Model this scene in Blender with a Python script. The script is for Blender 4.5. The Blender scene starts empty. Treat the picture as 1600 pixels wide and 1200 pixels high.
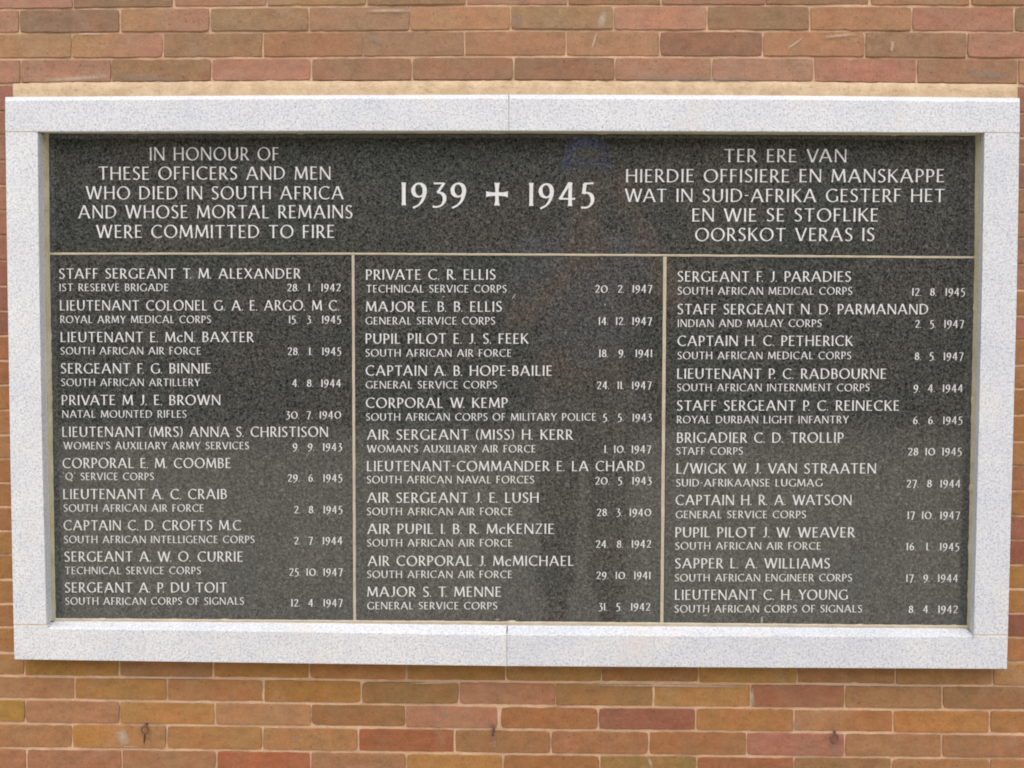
import bpy, bmesh, math, random
from mathutils import Matrix, Vector, noise

# ------------------------------------------------------------------ camera, sky, sun, exposure
scene = bpy.context.scene
COL = scene.collection
F_PX = 1570.0                       # focal length in pixels of the 1600 px wide photograph
YAW, PITCH, ROLL = (math.radians(a) for a in (-0.924, -2.208, -0.251))
CAM_Y = -2.345                      # the wall face is the plane y = 0, the camera stands before it


def cam_axes():
    cy, sy, cp, sp, cr, sr = (math.cos(YAW), math.sin(YAW), math.cos(PITCH), math.sin(PITCH), math.cos(ROLL), math.sin(ROLL))
    ry = Matrix(((cy, 0, sy), (0, 1, 0), (-sy, 0, cy)))
    rp = Matrix(((1, 0, 0), (0, cp, -sp), (0, sp, cp)))
    rr = Matrix(((cr, -sr, 0), (sr, cr, 0), (0, 0, 1)))
    r = ry @ rp @ rr
    conv = lambda v: Vector((v[0], v[2], -v[1]))
    return [conv(r @ Vector(a)) for a in ((1, 0, 0), (0, 1, 0), (0, 0, 1))]


AX, AY, AZ = cam_axes()             # right, down, forward
CAM = Vector((0, CAM_Y, 0))
cd = bpy.data.cameras.new('camera')
cam = bpy.data.objects.new('camera', cd)
COL.objects.link(cam)
cd.sensor_width = 36.0
cd.lens = 36.0 * F_PX / 1600.0
cd.clip_start, cd.clip_end = 0.05, 500
m = Matrix((AX, -AY, -AZ)).transposed().to_4x4()
m.translation = CAM
cam.matrix_world = m
scene.camera = cam

SUN_EL = math.radians(60)
world = bpy.data.worlds.new('World')
scene.world = world
world.use_nodes = True
wn, wl = world.node_tree.nodes, world.node_tree.links
wn.clear()
sky = wn.new('ShaderNodeTexSky')
sky.sky_type = 'NISHITA'
sky.sun_disc = False
sky.sun_elevation = SUN_EL
sky.sun_rotation = math.pi
sky.air_density = 1.0
sky.dust_density = 3.0
hs = wn.new('ShaderNodeHueSaturation')
hs.inputs['Saturation'].default_value = 0.42
bg = wn.new('ShaderNodeBackground')
bg.inputs['Strength'].default_value = 0.12
wo = wn.new('ShaderNodeOutputWorld')
wl.new(sky.outputs[0], hs.inputs['Color'])
wl.new(hs.outputs[0], bg.inputs['Color'])
wl.new(bg.outputs[0], wo.inputs['Surface'])

sd = bpy.data.lights.new('sun', 'SUN')
sd.energy = 1.5
sd.angle = math.radians(100)         # overcast: the sun is a wide bright patch of cloud
sd.color = (1.0, 0.955, 0.90)
sun = bpy.data.objects.new('sun', sd)
COL.objects.link(sun)
sdir = Vector((0.02, math.cos(SUN_EL), -math.sin(SUN_EL)))
sun.rotation_euler = sdir.to_track_quat('-Z', 'Y').to_euler()
sun.location = (0, -6, 8)

vs = scene.view_settings
vs.view_transform = 'Standard'
vs.look = 'None'
vs.exposure = 0.79
vs.gamma = 1.0
vs.use_curve_mapping = False
scene.cycles.filter_width = 1.9

RNG = random.Random(7)
FRONT = -0.045                      # front plane of the granite surround
SLAB = -0.004                       # polished face of the black tablets


def P(px, py, y=0.0):
    """the point of the vertical plane at depth y that the photograph shows at (px, py)"""
    d = AX * ((px - 800) / F_PX) + AY * ((py - 600) / F_PX) + AZ
    return CAM + d * ((y - CAM_Y) / d.y)


def interp(tab, x):
    if x <= tab[0][0]:
        (x0, y0), (x1, y1) = tab[0], tab[1]
    elif x >= tab[-1][0]:
        (x0, y0), (x1, y1) = tab[-2], tab[-1]
    else:
        for (x0, y0), (x1, y1) in zip(tab, tab[1:]):
            if x0 <= x <= x1:
                break
    return y0 + (y1 - y0) * (x - x0) / (x1 - x0)


def lin(c):
    return tuple(((v / 255 + 0.055) / 1.055) ** 2.4 if v > 10 else v / 255 / 12.92 for v in c)


# ------------------------------------------------------------------ object helpers
def tag(o, label=None, cat=None, group=None, kind=None):
    for k, v in (('label', label), ('category', cat), ('group', group), ('kind', kind)):
        if v:
            o[k] = v
    return o


def empty(name, loc, label, cat, group=None):
    o = bpy.data.objects.new(name, None)
    o.empty_display_size = 0.05
    o.location = loc
    COL.objects.link(o)
    return tag(o, label, cat, group)


def mesh_obj(name, verts, faces, mat, parent=None, smooth=False):
    """links one mesh; verts are world points, a parent's location is subtracted"""
    off = parent_loc(parent)
    me = bpy.data.meshes.new(name)
    me.from_pydata([tuple(Vector(v) - off) for v in verts], [], faces)
    me.materials.append(mat)
    me.update()
    if smooth:
        me.polygons.foreach_set('use_smooth', [True] * len(me.polygons))
    o = bpy.data.objects.new(name, me)
    COL.objects.link(o)
    if parent:
        o.parent = parent
    return o


def parent_loc(p):
    v = Vector((0, 0, 0))
    while p is not None:
        v += p.location
        p = p.parent
    return v


def tube(path, r, seg=10, closed=False):
    verts, faces = [], []
    n = len(path)
    for i, p in enumerate(path):
        p = Vector(p)
        a = Vector(path[(i - 1) % n] if (closed or i > 0) else path[i])
        b = Vector(path[(i + 1) % n] if (closed or i < n - 1) else path[i])
        t = (b - a).normalized()
        u = t.cross(Vector((0.13, 0.31, 0.94))).normalized()
        w = t.cross(u)
        rr = r[i] if isinstance(r, (list, tuple)) else r
        for k in range(seg):
            an = 2 * math.pi * k / seg
            verts.append(p + u * (rr * math.cos(an)) + w * (rr * math.sin(an)))
    for i in range(n if closed else n - 1):
        j = (i + 1) % n
        for k in range(seg):
            k2 = (k + 1) % seg
            faces.append((i * seg + k, i * seg + k2, j * seg + k2, j * seg + k))
    if not closed:
        faces.append(tuple(range(seg - 1, -1, -1)))
        faces.append(tuple((n - 1) * seg + k for k in range(seg)))
    return verts, faces


# ------------------------------------------------------------------ materials
class NT:
    def __init__(self, name):
        self.mat = bpy.data.materials.new(name)
        self.mat.use_nodes = True
        self.n, self.l = self.mat.node_tree.nodes, self.mat.node_tree.links
        self.bsdf = self.n['Principled BSDF']
        self.out = self.n['Material Output']
        self.co = self.n.new('ShaderNodeTexCoord').outputs['Object']

    def noise(self, scale, detail=3.0, rough=0.55, co=None, dist=0.0):
        t = self.n.new('ShaderNodeTexNoise')
        t.inputs['Scale'].default_value = scale
        t.inputs['Detail'].default_value = detail
        t.inputs['Roughness'].default_value = rough
        t.inputs['Distortion'].default_value = dist
        self.l.new(co or self.co, t.inputs['Vector'])
        return t.outputs['Fac']

    def voro(self, scale, out='Color', co=None):
        t = self.n.new('ShaderNodeTexVoronoi')
        t.inputs['Scale'].default_value = scale
        self.l.new(co or self.co, t.inputs['Vector'])
        return t.outputs[out]

    def scaled(self, x, y, z):
        mp = self.n.new('ShaderNodeMapping')
        mp.inputs['Scale'].default_value = (x, y, z)
        self.l.new(self.co, mp.inputs['Vector'])
        return mp.outputs[0]

    def ramp(self, fac, stops):
        r = self.n.new('ShaderNodeValToRGB')
        e = r.color_ramp.elements
        while len(e) < len(stops):
            e.new(0.5)
        for el, (p, c) in zip(e, stops):
            el.position = p
            el.color = (c, c, c, 1) if isinstance(c, (int, float)) else (*c, 1)
        self.l.new(fac, r.inputs[0])
        return r.outputs[0]

    def mix(self, fac, a, b, mode='MIX'):
        x = self.n.new('ShaderNodeMix')
        x.data_type = 'RGBA'
        x.blend_type = mode
        for sock, v in ((x.inputs[0], fac), (x.inputs[6], a), (x.inputs[7], b)):
            if isinstance(v, (int, float)):
                sock.default_value = v
            elif isinstance(v, tuple):
                sock.default_value = (*v, 1)
            else:
                self.l.new(v, sock)
        return x.outputs[2]

    def math(self, op, a, b=0.0):
        x = self.n.new('ShaderNodeMath')
        x.operation = op
        for sock, v in ((x.inputs[0], a), (x.inputs[1], b)):
            if isinstance(v, (int, float)):
                sock.default_value = v
            else:
                self.l.new(v, sock)
        return x.outputs[0]

    def attr(self, name, out='Color'):
        a = self.n.new('ShaderNodeAttribute')
        a.attribute_name = name
        return a.outputs[out]

    def bump(self, h, strength, dist):
        b = self.n.new('ShaderNodeBump')
        b.inputs['Strength'].default_value = strength
        b.inputs['Distance'].default_value = dist
        self.l.new(h, b.inputs['Height'])
        self.l.new(b.outputs[0], self.bsdf.inputs['Normal'])

    def done(self, color, rough, spec=0.5):
        if isinstance(color, tuple):
            self.bsdf.inputs['Base Color'].default_value = (*color, 1)
        else:
            self.l.new(color, self.bsdf.inputs['Base Color'])
        if isinstance(rough, (int, float)):
            self.bsdf.inputs['Roughness'].default_value = rough
        else:
            self.l.new(rough, self.bsdf.inputs['Roughness'])
        self.bsdf.inputs['Specular IOR Level'].default_value = spec
        return self.mat


def mat_brick():
    t = NT('fired brick')
    base = t.attr('tint')
    cloud = t.ramp(t.noise(24, 5, 0.62, t.scaled(1, 1, 1.6)), [(0.3, 0.82), (0.5, 1.0), (0.72, 1.16)])
    c = t.mix(1.0, base, cloud, 'MULTIPLY')
    hue = t.ramp(t.noise(11, 3, 0.6), [(0.38, (1.07, 0.97, 0.92)), (0.62, (0.96, 1.03, 1.02))])
    c = t.mix(0.8, c, hue, 'MULTIPLY')
    grain = t.ramp(t.noise(360, 3, 0.75), [(0.3, 0.80), (0.7, 1.15)])
    c = t.mix(1.0, c, grain, 'MULTIPLY')
    mid = t.ramp(t.noise(110, 4, 0.7), [(0.3, 0.88), (0.7, 1.10)])
    c = t.mix(1.0, c, mid, 'MULTIPLY')
    speck = t.ramp(t.noise(120, 2, 0.5), [(0.635, 0.0), (0.72, 0.55)])
    c = t.mix(speck, c, lin((86, 66, 56)))
    big = t.ramp(t.noise(44, 2, 0.5), [(0.735, 0.0), (0.80, 0.7)])
    c = t.mix(big, c, lin((78, 66, 62)))
    bloom = t.ramp(t.noise(7.5, 5, 0.72, None, 0.6), [(0.56, 0.0), (0.80, 0.40)])
    c = t.mix(bloom, c, lin((168, 146, 126)))
    t.bump(t.math('ADD', t.noise(190, 4, 0.6), t.math('MULTIPLY', t.noise(40, 3), 1.2)), 0.6, 0.0018)
    return t.done(c, 0.88, 0.25)


def mat_mortar(name, a, b, dark=0.25, spec=0.2):
    t = NT(name)
    c = t.mix(t.ramp(t.noise(22, 5, 0.65), [(0.32, 0.0), (0.68, 1.0)]), lin(a), lin(b))
    g = t.ramp(t.noise(330, 3, 0.7), [(0.28, 0.78), (0.7, 1.12)])
    c = t.mix(1.0, c, g, 'MULTIPLY')
    d = t.ramp(t.noise(60, 4, 0.7, t.scaled(1, 1, 2.2)), [(0.56, 0.0), (0.74, dark)])
    c = t.mix(d, c, lin((120, 92, 66)))
    t.bump(t.math('ADD', t.noise(160, 5, 0.7), t.noise(45, 3)), 0.6, 0.0025)
    return t.done(c, 0.93, spec)


def mat_pale_granite():
    t = NT('pale grey granite')
    w = t.noise(225, 3, 0.64, None, 0.5)
    c = t.mix(t.ramp(w, [(0.34, 0.0), (0.46, 0.72), (0.60, 1.0)]), lin((158, 164, 178)), lin((218, 219, 221)))
    fl = t.ramp(t.voro(270, 'Color'), [(0.14, 0.45), (0.28, 0.0)])
    c = t.mix(fl, c, lin((172, 176, 188)))
    dk = t.ramp(t.noise(420, 2, 0.5), [(0.67, 0.0), (0.74, 0.5)])
    c = t.mix(dk, c, lin((120, 124, 138)))
    cloud = t.ramp(t.noise(9, 4, 0.6), [(0.3, (0.91, 0.92, 0.945)), (0.7, (1.03, 1.025, 1.01))])
    c = t.mix(1.0, c, cloud, 'MULTIPLY')
    oi = t.n.new('ShaderNodeObjectInfo').outputs['Random']
    c = t.mix(1.0, c, t.ramp(oi, [(0.0, (0.95, 0.955, 0.965)), (1.0, (1.03, 1.03, 1.02))]), 'MULTIPLY')
    warm = t.ramp(t.noise(5.5, 4, 0.6), [(0.56, 0.0), (0.75, 0.40)])
    c = t.mix(warm, c, lin((214, 200, 190)))
    t.bump(t.noise(340, 3, 0.6), 0.35, 0.0012)
    return t.done(c, 0.72, 0.35)


def mat_black_granite():
    t = NT('polished black granite')
    w = t.noise(175, 4, 0.74, None, 0.9)
    c = t.mix(t.ramp(w, [(0.36, 0.0), (0.50, 0.28), (0.68, 1.0)]), lin((26, 28, 28)), lin((106, 106, 103)))
    fl = t.ramp(t.noise(300, 2, 0.6), [(0.60, 0.0), (0.72, 0.7)])
    c = t.mix(fl, c, lin((128, 128, 124)))
    cloud = t.ramp(t.noise(3.2, 4, 0.6), [(0.35, (0.88, 0.95, 0.92)), (0.65, (1.12, 1.05, 1.0))])  # broad green to brown mottling, uneven reflections painted into the stone colour
    c = t.mix(1.0, c, cloud, 'MULTIPLY')
    return t.done(c, 0.05, 0.8)


def mat_paint():
    t = NT('white lettering paint')
    c = t.mix(t.ramp(t.noise(150, 4, 0.7), [(0.25, 0.0), (0.5, 1.0)]), lin((182, 182, 182)), lin((212, 212, 212)))
    return t.done(c, 0.6, 0.3)


def mat_rust():
    t = NT('rusty iron')
    c = t.mix(t.ramp(t.noise(300, 4, 0.7), [(0.35, 0.0), (0.65, 1.0)]), lin((76, 60, 54)), lin((122, 94, 78)))
    t.bump(t.noise(500, 3), 0.5, 0.001)
    return t.done(c, 0.7, 0.4)


def mat_smear(name, colour, scale, lo, hi, amount):
    """a thin wash of lime: opacity falls off from the mark's own middle, broken up by noise"""
    t = NT(name)
    a = t.math('ADD', t.attr('cover', 'Fac'), t.math('SUBTRACT', t.noise(scale, 5, 0.7), 0.5))
    al = t.ramp(a, [(lo, 0.0), (hi, amount)])
    t.l.new(al, t.bsdf.inputs['Alpha'])
    return t.done(lin(colour), 0.95, 0.1)


BRICK = mat_brick()
MORTAR = mat_mortar('wall mortar', (214, 182, 152), (194, 158, 126), 0.40)
FILLET = mat_mortar('cement band', (208, 184, 154), (180, 154, 122), 0.55)
POINTING = mat_mortar('cream pointing', (196, 184, 164), (176, 164, 144), 0.25)
BEAD = mat_mortar('grey green bedding mortar', (190, 186, 160), (168, 163, 136), 0.2)
STONEJOINT = mat_mortar('fine stone joint', (188, 184, 180), (162, 158, 154), 0.2)
WARMJOINT = mat_mortar('warm stone joint', (226, 208, 186), (206, 186, 160), 0.1)
GRANITE = mat_pale_granite()
BLACK = mat_black_granite()
PAINT = mat_paint()
RUST = mat_rust()
LIME = mat_smear('lime wash mark', (190, 168, 146), 150, 0.22, 1.05, 0.75)
GREYLIME = mat_smear('grey wash mark', (160, 142, 128), 110, 0.25, 1.3, 0.42)
DARKSTAIN = mat_smear('dark rust run', (78, 58, 44), 220, 0.35, 0.6, 0.8)

# ------------------------------------------------------------------ ground in front of the wall
GROUND_Z = -1.50


def mat_ground():
    t = NT('pale concrete paving')
    c = t.mix(t.ramp(t.noise(1.6, 6, 0.65), [(0.35, 0.0), (0.65, 1.0)]), lin((184, 176, 162)), lin((202, 194, 180)))
    c = t.mix(1.0, c, t.ramp(t.noise(60, 3, 0.7), [(0.3, 0.85), (0.7, 1.08)]), 'MULTIPLY')
    return t.done(c, 0.9, 0.2)


g = mesh_obj('ground', [(-120, -240, GROUND_Z), (120, -240, GROUND_Z), (120, 6, GROUND_Z), (-120, 6, GROUND_Z)], [(0, 1, 2, 3)], mat_ground())
tag(g, kind='structure')

# trees across the paving, behind the camera: what the polished tablets mirror in their upper half
def mat_leaf():
    t = NT('dark foliage')
    c = t.mix(t.ramp(t.noise(0.9, 4, 0.6), [(0.35, 0.0), (0.65, 1.0)]), lin((40, 56, 30)), lin((72, 84, 48)))
    return t.done(c, 0.7, 0.3)


tr = random.Random(3)
tv, tf = [], []
for k in range(100):
    cx, cyy = -36 + 72 * (k % 50) / 49 + tr.uniform(-1, 1), -CAM_Y - (22 if k < 50 else 27) + tr.uniform(-1.5, 1.5)
    rad, top = tr.uniform(1.7, 2.7), tr.uniform(7.5, 10.5)
    for q in range(520):
        h = tr.random()
        an, rr = tr.uniform(0, 6.283), rad * math.sqrt(tr.random()) * (0.55 + 0.9 * math.sin(math.pi * min(1, 0.15 + h * 0.85)))
        c0 = Vector((cx + rr * math.cos(an), cyy + rr * math.sin(an), GROUND_Z + h * top))
        u = Vector((tr.uniform(-1, 1), tr.uniform(-1, 1), tr.uniform(-1, 1))).normalized() * tr.uniform(0.18, 0.42)
        w = u.cross(Vector((tr.uniform(-1, 1), tr.uniform(-1, 1), tr.uniform(-1, 1)))).normalized() * tr.uniform(0.15, 0.34)
        b = len(tv)
        tv += [c0 - u, c0 + w, c0 + u, c0 - w]
        tf.append((b, b + 1, b + 2, b + 3))
tag(mesh_obj('far_trees', tv, tf, mat_leaf()), 'dark row of trees mirrored in the polished tablets', 'trees', kind='stuff')

# ------------------------------------------------------------------ the brick wall
wall = empty('brick_wall', (0, 0, GROUND_Z), 'orange and brown brick wall of thin bricks with pale mortar, behind the memorial', 'brick wall')

XS = (0, 400, 800, 1200, 1600)
line = lambda *ys: list(zip(XS, ys))
TOP_LINES = [line(-24.5, -28.5, -31, -30.5, -29.5), line(14.5, 10.5, 8, 8.5, 9.5), line(52, 50, 47, 48, 50), line(92, 90, 88, 89, 92), line(131, 127, 126, 127.5, 133)]
BOT_LINES = [line(1020, 1025, 1029, 1032, 1034.5), line(1056, 1061, 1066, 1068.5, 1072.5), line(1092, 1098, 1103, 1107, 1110), line(1130, 1134.5, 1140, 1143.5, 1147.5), line(1169, 1173, 1178, 1182, 1185.5), line(1207, 1211, 1216, 1220, 1223.5)]

# per visible course: joint positions and the colour of each brick (left of the first joint onwards)
COURSES = [
    (0, 0.0, [114, 271, 417, 573, 729, 887, 1033, 1197, 1359, 1517],
     [(180, 128, 103), (140, 105, 75), (170, 122, 90), (168, 125, 75), (150, 112, 72), (175, 118, 92), (155, 112, 72), (172, 115, 88), (150, 108, 75), (170, 118, 78), (155, 112, 68)]),
    (1, 0.0, [30, 187, 328, 483, 640, 798, 959, 1105, 1265, 1425, 1586],
     [(178, 125, 98), (140, 105, 82), ((184, 138, 90), (182, 126, 100)), (164, 126, 86), (165, 125, 92), (185, 132, 88), (165, 128, 85), (190, 128, 100), (150, 112, 78), (178, 122, 80), (182, 118, 92), (140, 108, 72)]),
    (2, 0.0, [111, 255, 411, 567, 726, 885, 1031, 1192, 1352, 1511],
     [(180, 134, 86), ((184, 136, 82), (182, 122, 98)), (162, 120, 80), (172, 115, 75), (158, 118, 85), (175, 120, 82), (182, 128, 88), (145, 95, 72), (180, 122, 82), (152, 112, 82), (185, 122, 95)]),
    (3, 0.0, [32, 174, 330, 486, 644, 803, 961, 1112, 1272, 1433, 1591],
     [(180, 122, 98), (182, 125, 100), (155, 112, 72), (182, 122, 98), (155, 110, 80), (160, 115, 82), (148, 102, 75), (172, 118, 92), (178, 125, 102), (178, 112, 92), (160, 112, 80), (180, 125, 80)]),
]
COURSES_B = [
    (0, [38, 186, 333, 483, 635, 790, 940, 1092, 1246, 1400, 1551],
     [(168, 118, 66), (172, 124, 52), (165, 118, 74), (172, 122, 56), (174, 120, 64), (166, 120, 56), (170, 126, 66), (160, 112, 60), (172, 128, 60), (160, 114, 68), (168, 122, 72), (174, 122, 66)]),
    (1, [117, 261, 412, 564, 717, 868, 1021, 1173, 1320, 1472],
     [(170, 122, 78), (176, 124, 60), (172, 118, 70), (170, 116, 48), (148, 110, 62), (168, 116, 85), (160, 118, 68), (176, 128, 68), (160, 104, 74), (165, 118, 75), (152, 110, 72)]),
    (2, [39, 187, 336, 486, 634, 780, 935, 1087, 1241, 1395, 1547],
     [(174, 126, 46), (172, 120, 82), (178, 126, 64), (172, 125, 82), (155, 108, 63), (177, 121, 92), (160, 104, 60), (150, 90, 68), (170, 116, 60), ((178, 128, 88), (176, 112, 60)), (180, 120, 58), (168, 114, 58)]),
    (3, [113, 260, 410, 560, 710, 861, 1014, 1167, 1320, 1472],
     [(166, 116, 72), ((182, 126, 54), (172, 122, 74)), (170, 120, 66), (170, 122, 74), (156, 90, 54), (160, 112, 68), (168, 112, 72), (165, 110, 65), (170, 110, 90), (168, 120, 80), (164, 114, 76)]),
    (4, [41, 190, 338, 485, 635, 786, 937, 1089, 1241, 1394, 1547],
     [(168, 115, 80), (168, 112, 80), (165, 118, 80), (168, 94, 56), (165, 118, 80), (172, 124, 60), (162, 105, 55), (150, 115, 60), (156, 94, 58), (150, 108, 66), (166, 116, 70), (168, 114, 72)]),
]
TIGHT = {(2, 111), (2, 567), (1, 117), (2, 486), (3, 113), (1, 868), (0, 940)}
LEFT_LINES = [132, 174, 211, 251, 290, 329, 368, 407, 447.5, 486, 525, 564, 602, 641, 679.5, 717, 754.5, 792, 830, 867, 906, 944, 980, 1019, 1056]
RIGHT_LINES = [134, 176.5, 215, 256, 295, 333, 372, 413, 454, 494, 531, 571, 607.5, 649, 690.5, 728, 767, 806, 844, 883, 921, 959, 996, 1034, 1072]
LEFT_COLS = [(165, 100, 85), (160, 98, 84), (170, 105, 84), (168, 100, 80), (166, 108, 76), (165, 98, 76), (160, 92, 72), (158, 92, 76), (150, 92, 78), (146, 88, 76), (168, 108, 64), (160, 102, 60), (166, 112, 62), (168, 118, 72), (168, 118, 74), (164, 110, 58), (168, 112, 60), (166, 108, 62), (168, 118, 58), (164, 112, 56), (168, 116, 62), (160, 104, 58), (170, 116, 60), (168, 118, 64)]
RIGHT_COLS = [(158, 102, 84), (160, 104, 84), (168, 108, 76), (146, 96, 92), (158, 108, 70), (166, 106, 70), (166, 106, 88), (170, 110, 90), (166, 114, 72), (168, 102, 88), (162, 114, 66), (166, 116, 62), (166, 114, 58), (164, 112, 58), (168, 116, 66), (160, 104, 66), (166, 112, 56), (152, 90, 72), (150, 86, 66), (172, 118, 54), (172, 118, 58), (140, 82, 62), (166, 112, 66), (172, 118, 68)]
PALETTE = [(178, 125, 98), (145, 106, 78), (170, 122, 82), (165, 120, 70), (158, 100, 74), (182, 128, 90), (172, 118, 64), (150, 110, 70), (168, 112, 86)]
HALF_H, HALF_V = 1.7, 1.2           # half widths of the bed joints and the upright joints, in photo pixels

bv, bf, bt = [], [], []             # brick vertices, faces, tint per vertex


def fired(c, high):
    """the base colour of a brick that the daylit photograph shows as c; upper courses have lens glare painted in"""
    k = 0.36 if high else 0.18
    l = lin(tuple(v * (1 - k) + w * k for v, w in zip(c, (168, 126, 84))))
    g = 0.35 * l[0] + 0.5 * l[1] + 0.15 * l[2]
    sat, val = (0.80, 0.84) if high else (0.90, 0.84)  # glare haze over the high courses is put into their colour
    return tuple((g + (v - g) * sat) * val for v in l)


def brick(quad, cols):
    """one brick: an irregular rounded face, a chamfered arris and sides running back into the mortar"""
    tl, tr, br, bl = quad
    wid, hei = (tr - tl).length, (tl - bl).length
    if wid < 0.008 or hei < 0.008:
        return
    nx, nz = max(3, int(wid / 0.013)), 4
    seed = RNG.uniform(0, 900)
    ca, cb = (cols if isinstance(cols[0], tuple) else (cols, cols))
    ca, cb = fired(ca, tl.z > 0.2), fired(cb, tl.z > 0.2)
    j = 1 + RNG.uniform(-0.04, 0.04)
    out = RNG.uniform(-0.0012, 0.0008)
    tilt = RNG.uniform(-0.0007, 0.0007)
    rad = RNG.choice((0.0016, 0.0022, 0.003, 0.0045))
    per = []
    for i in range(nx + 1):
        per.append((i / nx, 0.0))
    for k in range(1, nz + 1):
        per.append((1.0, k / nz))
    for i in range(nx - 1, -1, -1):
        per.append((i / nx, 1.0))
    for k in range(nz - 1, 0, -1):
        per.append((0.0, k / nz))
    base = len(bv)
    n = len(per)
    for ring in range(4):
        inset = (0.0005, 0.0, 0.0007, 0.0020)[ring]
        dep = (0.016, 0.0016, 0.0003, 0.0)[ring]
        for (u, v) in per:
            p = tl.lerp(tr, u).lerp(bl.lerp(br, u), v)
            q = noise.noise(Vector((p.x * 95, seed, p.z * 95))) * 0.0013 + noise.noise(Vector((p.x * 320, seed, p.z * 320))) * 0.0005
            chip = max(0.0, noise.noise(Vector((p.x * 60, seed + 7, p.z * 60))) - 0.42) * 0.006
            du = (inset + q + chip)
            x = p.x + (du if u == 0 else -du if u == 1 else 0)
            z = p.z + (-du if v == 0 else du if v == 1 else 0)
            if u in (0, 1) and v in (0, 1):
                x += rad * 0.45 * (1 if u == 0 else -1)
                z += rad * 0.45 * (-1 if v == 0 else 1)
            bv.append((x, p.y + dep + out + tilt * (u - 0.5) * 2, z))
            bt.append(tuple(j * (a + (b - a) * min(1, max(0, u * 1.6 - 0.3))) for a, b in zip(ca, cb)))
    for ring in range(3):
        for i in range(n):
            k = (i + 1) % n
            a, b = base + ring * n, base + (ring + 1) * n
            bf.append((a + i, a + k, b + k, b + i))
    bf.append(tuple(base + 3 * n + i for i in range(n)))


def lay(top, bot, joints, cols, course, x_lo, x_hi, lo_col=None):
    """bricks of one course between two bed joints, then random ones out to x_lo and x_hi"""
    js = list(joints)
    cs = list(cols)
    while js[0] > x_lo:
        js.insert(0, js[0] - 155 + RNG.uniform(-5, 5))
        cs.insert(0, RNG.choice(PALETTE))
    while js[-1] < x_hi:
        js.append(js[-1] + 155 + RNG.uniform(-5, 5))
        cs.append(RNG.choice(PALETTE))
    for a, b, c in zip(js, js[1:], cs[1:]):
        ha = 0.5 if (course, a) in TIGHT else HALF_V + RNG.uniform(-0.5, 0.4)
        hb = 0.5 if (course, b) in TIGHT else HALF_V + RNG.uniform(-0.5, 0.4)
        if (course, a) == (2, 780):
            ha = 3
        if (course, b) == (2, 780):
            hb = 3
        x0, x1 = a + ha, b - hb
        hh = HALF_H + (0.45 if top[0][1] > 600 else 0)
        up, dn = hh + RNG.uniform(-0.4, 0.4), hh + RNG.uniform(-0.4, 0.4)
        brick((P(x0, interp(top, x0) + up), P(x1, interp(top, x1) + up), P(x1, interp(bot, x1) - dn), P(x0, interp(bot, x0) - dn)), c)


def shift(l, d):
    return [(x, y + d) for x, y in l]


X_LO, X_HI = -620, 2200
for k in range(9):                                      # courses above the picture
    lay(shift(TOP_LINES[0], -39.3 * (k + 1)), shift(TOP_LINES[0], -39.3 * k), [40 + 78 * (k % 2)], [RNG.choice(PALETTE), RNG.choice(PALETTE)], 90, X_LO, X_HI)
for i, dummy, js, cs in COURSES:
    bot = TOP_LINES[i + 1]
    lay(TOP_LINES[i], bot, js, cs, i, X_LO, X_HI)
for i, js, cs in COURSES_B:
    lay(BOT_LINES[i], BOT_LINES[i + 1], js, cs, i, X_LO, X_HI)
for k in range(12):                                     # courses below the picture
    lay(shift(BOT_LINES[-1], 37.6 * k), shift(BOT_LINES[-1], 37.6 * (k + 1)), [113 + 76 * (k % 2)], [RNG.choice(PALETTE), RNG.choice(PALETTE)], 91, X_LO, X_HI)
for k in range(24):                                     # either side of the surround
    for lines, cols, lim, s in ((LEFT_LINES, LEFT_COLS, 40, -1), (RIGHT_LINES, RIGHT_COLS, 1556, 1)):
        y0, y1 = lines[k], lines[k + 1]
        if k == 23:
            continue
        edge = lim
        x = lim + s * (95 if k % 2 else 165)
        first = True
        while abs(x - lim) < 760:
            a, b = (x + HALF_V, edge - HALF_V) if s < 0 else (edge + HALF_V, x - HALF_V)
            c = cols[k] if first else RNG.choice(PALETTE)
            brick((P(a, y0 + HALF_H), P(b, y0 + HALF_H), P(b, y1 - HALF_H), P(a, y1 - HALF_H)), c)
            first = False
            edge, x = x, x + s * 155

bricks = mesh_obj('brickwork', bv, bf, BRICK, wall)
at = bricks.data.color_attributes.new('tint', 'FLOAT_COLOR', 'POINT')
at.data.foreach_set('color', [c for v in bt for c in (*v, 1.0)])

# mortar bed: one undulating sheet set back from the brick faces, its arris slightly wavy, with a solid back
mv, mf = [], []
x0, x1 = P(X_LO - 60, 600).x, P(X_HI + 60, 600).x
z0, z1 = GROUND_Z, P(800, -395).z
NX, NZ = 260, 200
for kz in range(NZ + 1):
    for kx in range(NX + 1):
        x, z = x0 + (x1 - x0) * kx / NX, z0 + (z1 - z0) * kz / NZ
        mv.append((x, max(0.0013, (0.0030 if z > 0 else 0.0024) + 0.0012 * noise.noise(Vector((x * 22, 3.1, z * 22))) + 0.0022 * noise.noise(Vector((x * 6, 8.1, z * 13)))), z))
for kz in range(NZ):
    for kx in range(NX):
        a = kz * (NX + 1) + kx
        mf.append((a, a + 1, a + NX + 2, a + NX + 1))
b = len(mv)
mv += [(x0, 0.24, z0), (x1, 0.24, z0), (x1, 0.24, z1), (x0, 0.24, z1)]
mf += [(b + 1, b, b + 3, b + 2),
       tuple([b, b + 1] + list(range(NX, -1, -1))),
       tuple([b + 2, b + 3] + [NZ * (NX + 1) + i for i in range(NX + 1)]),
       tuple([b + 3, b] + [i * (NX + 1) for i in range(NZ + 1)]),
       tuple([b + 1, b + 2] + [i * (NX + 1) + NX for i in range(NZ, -1, -1)])]
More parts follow.
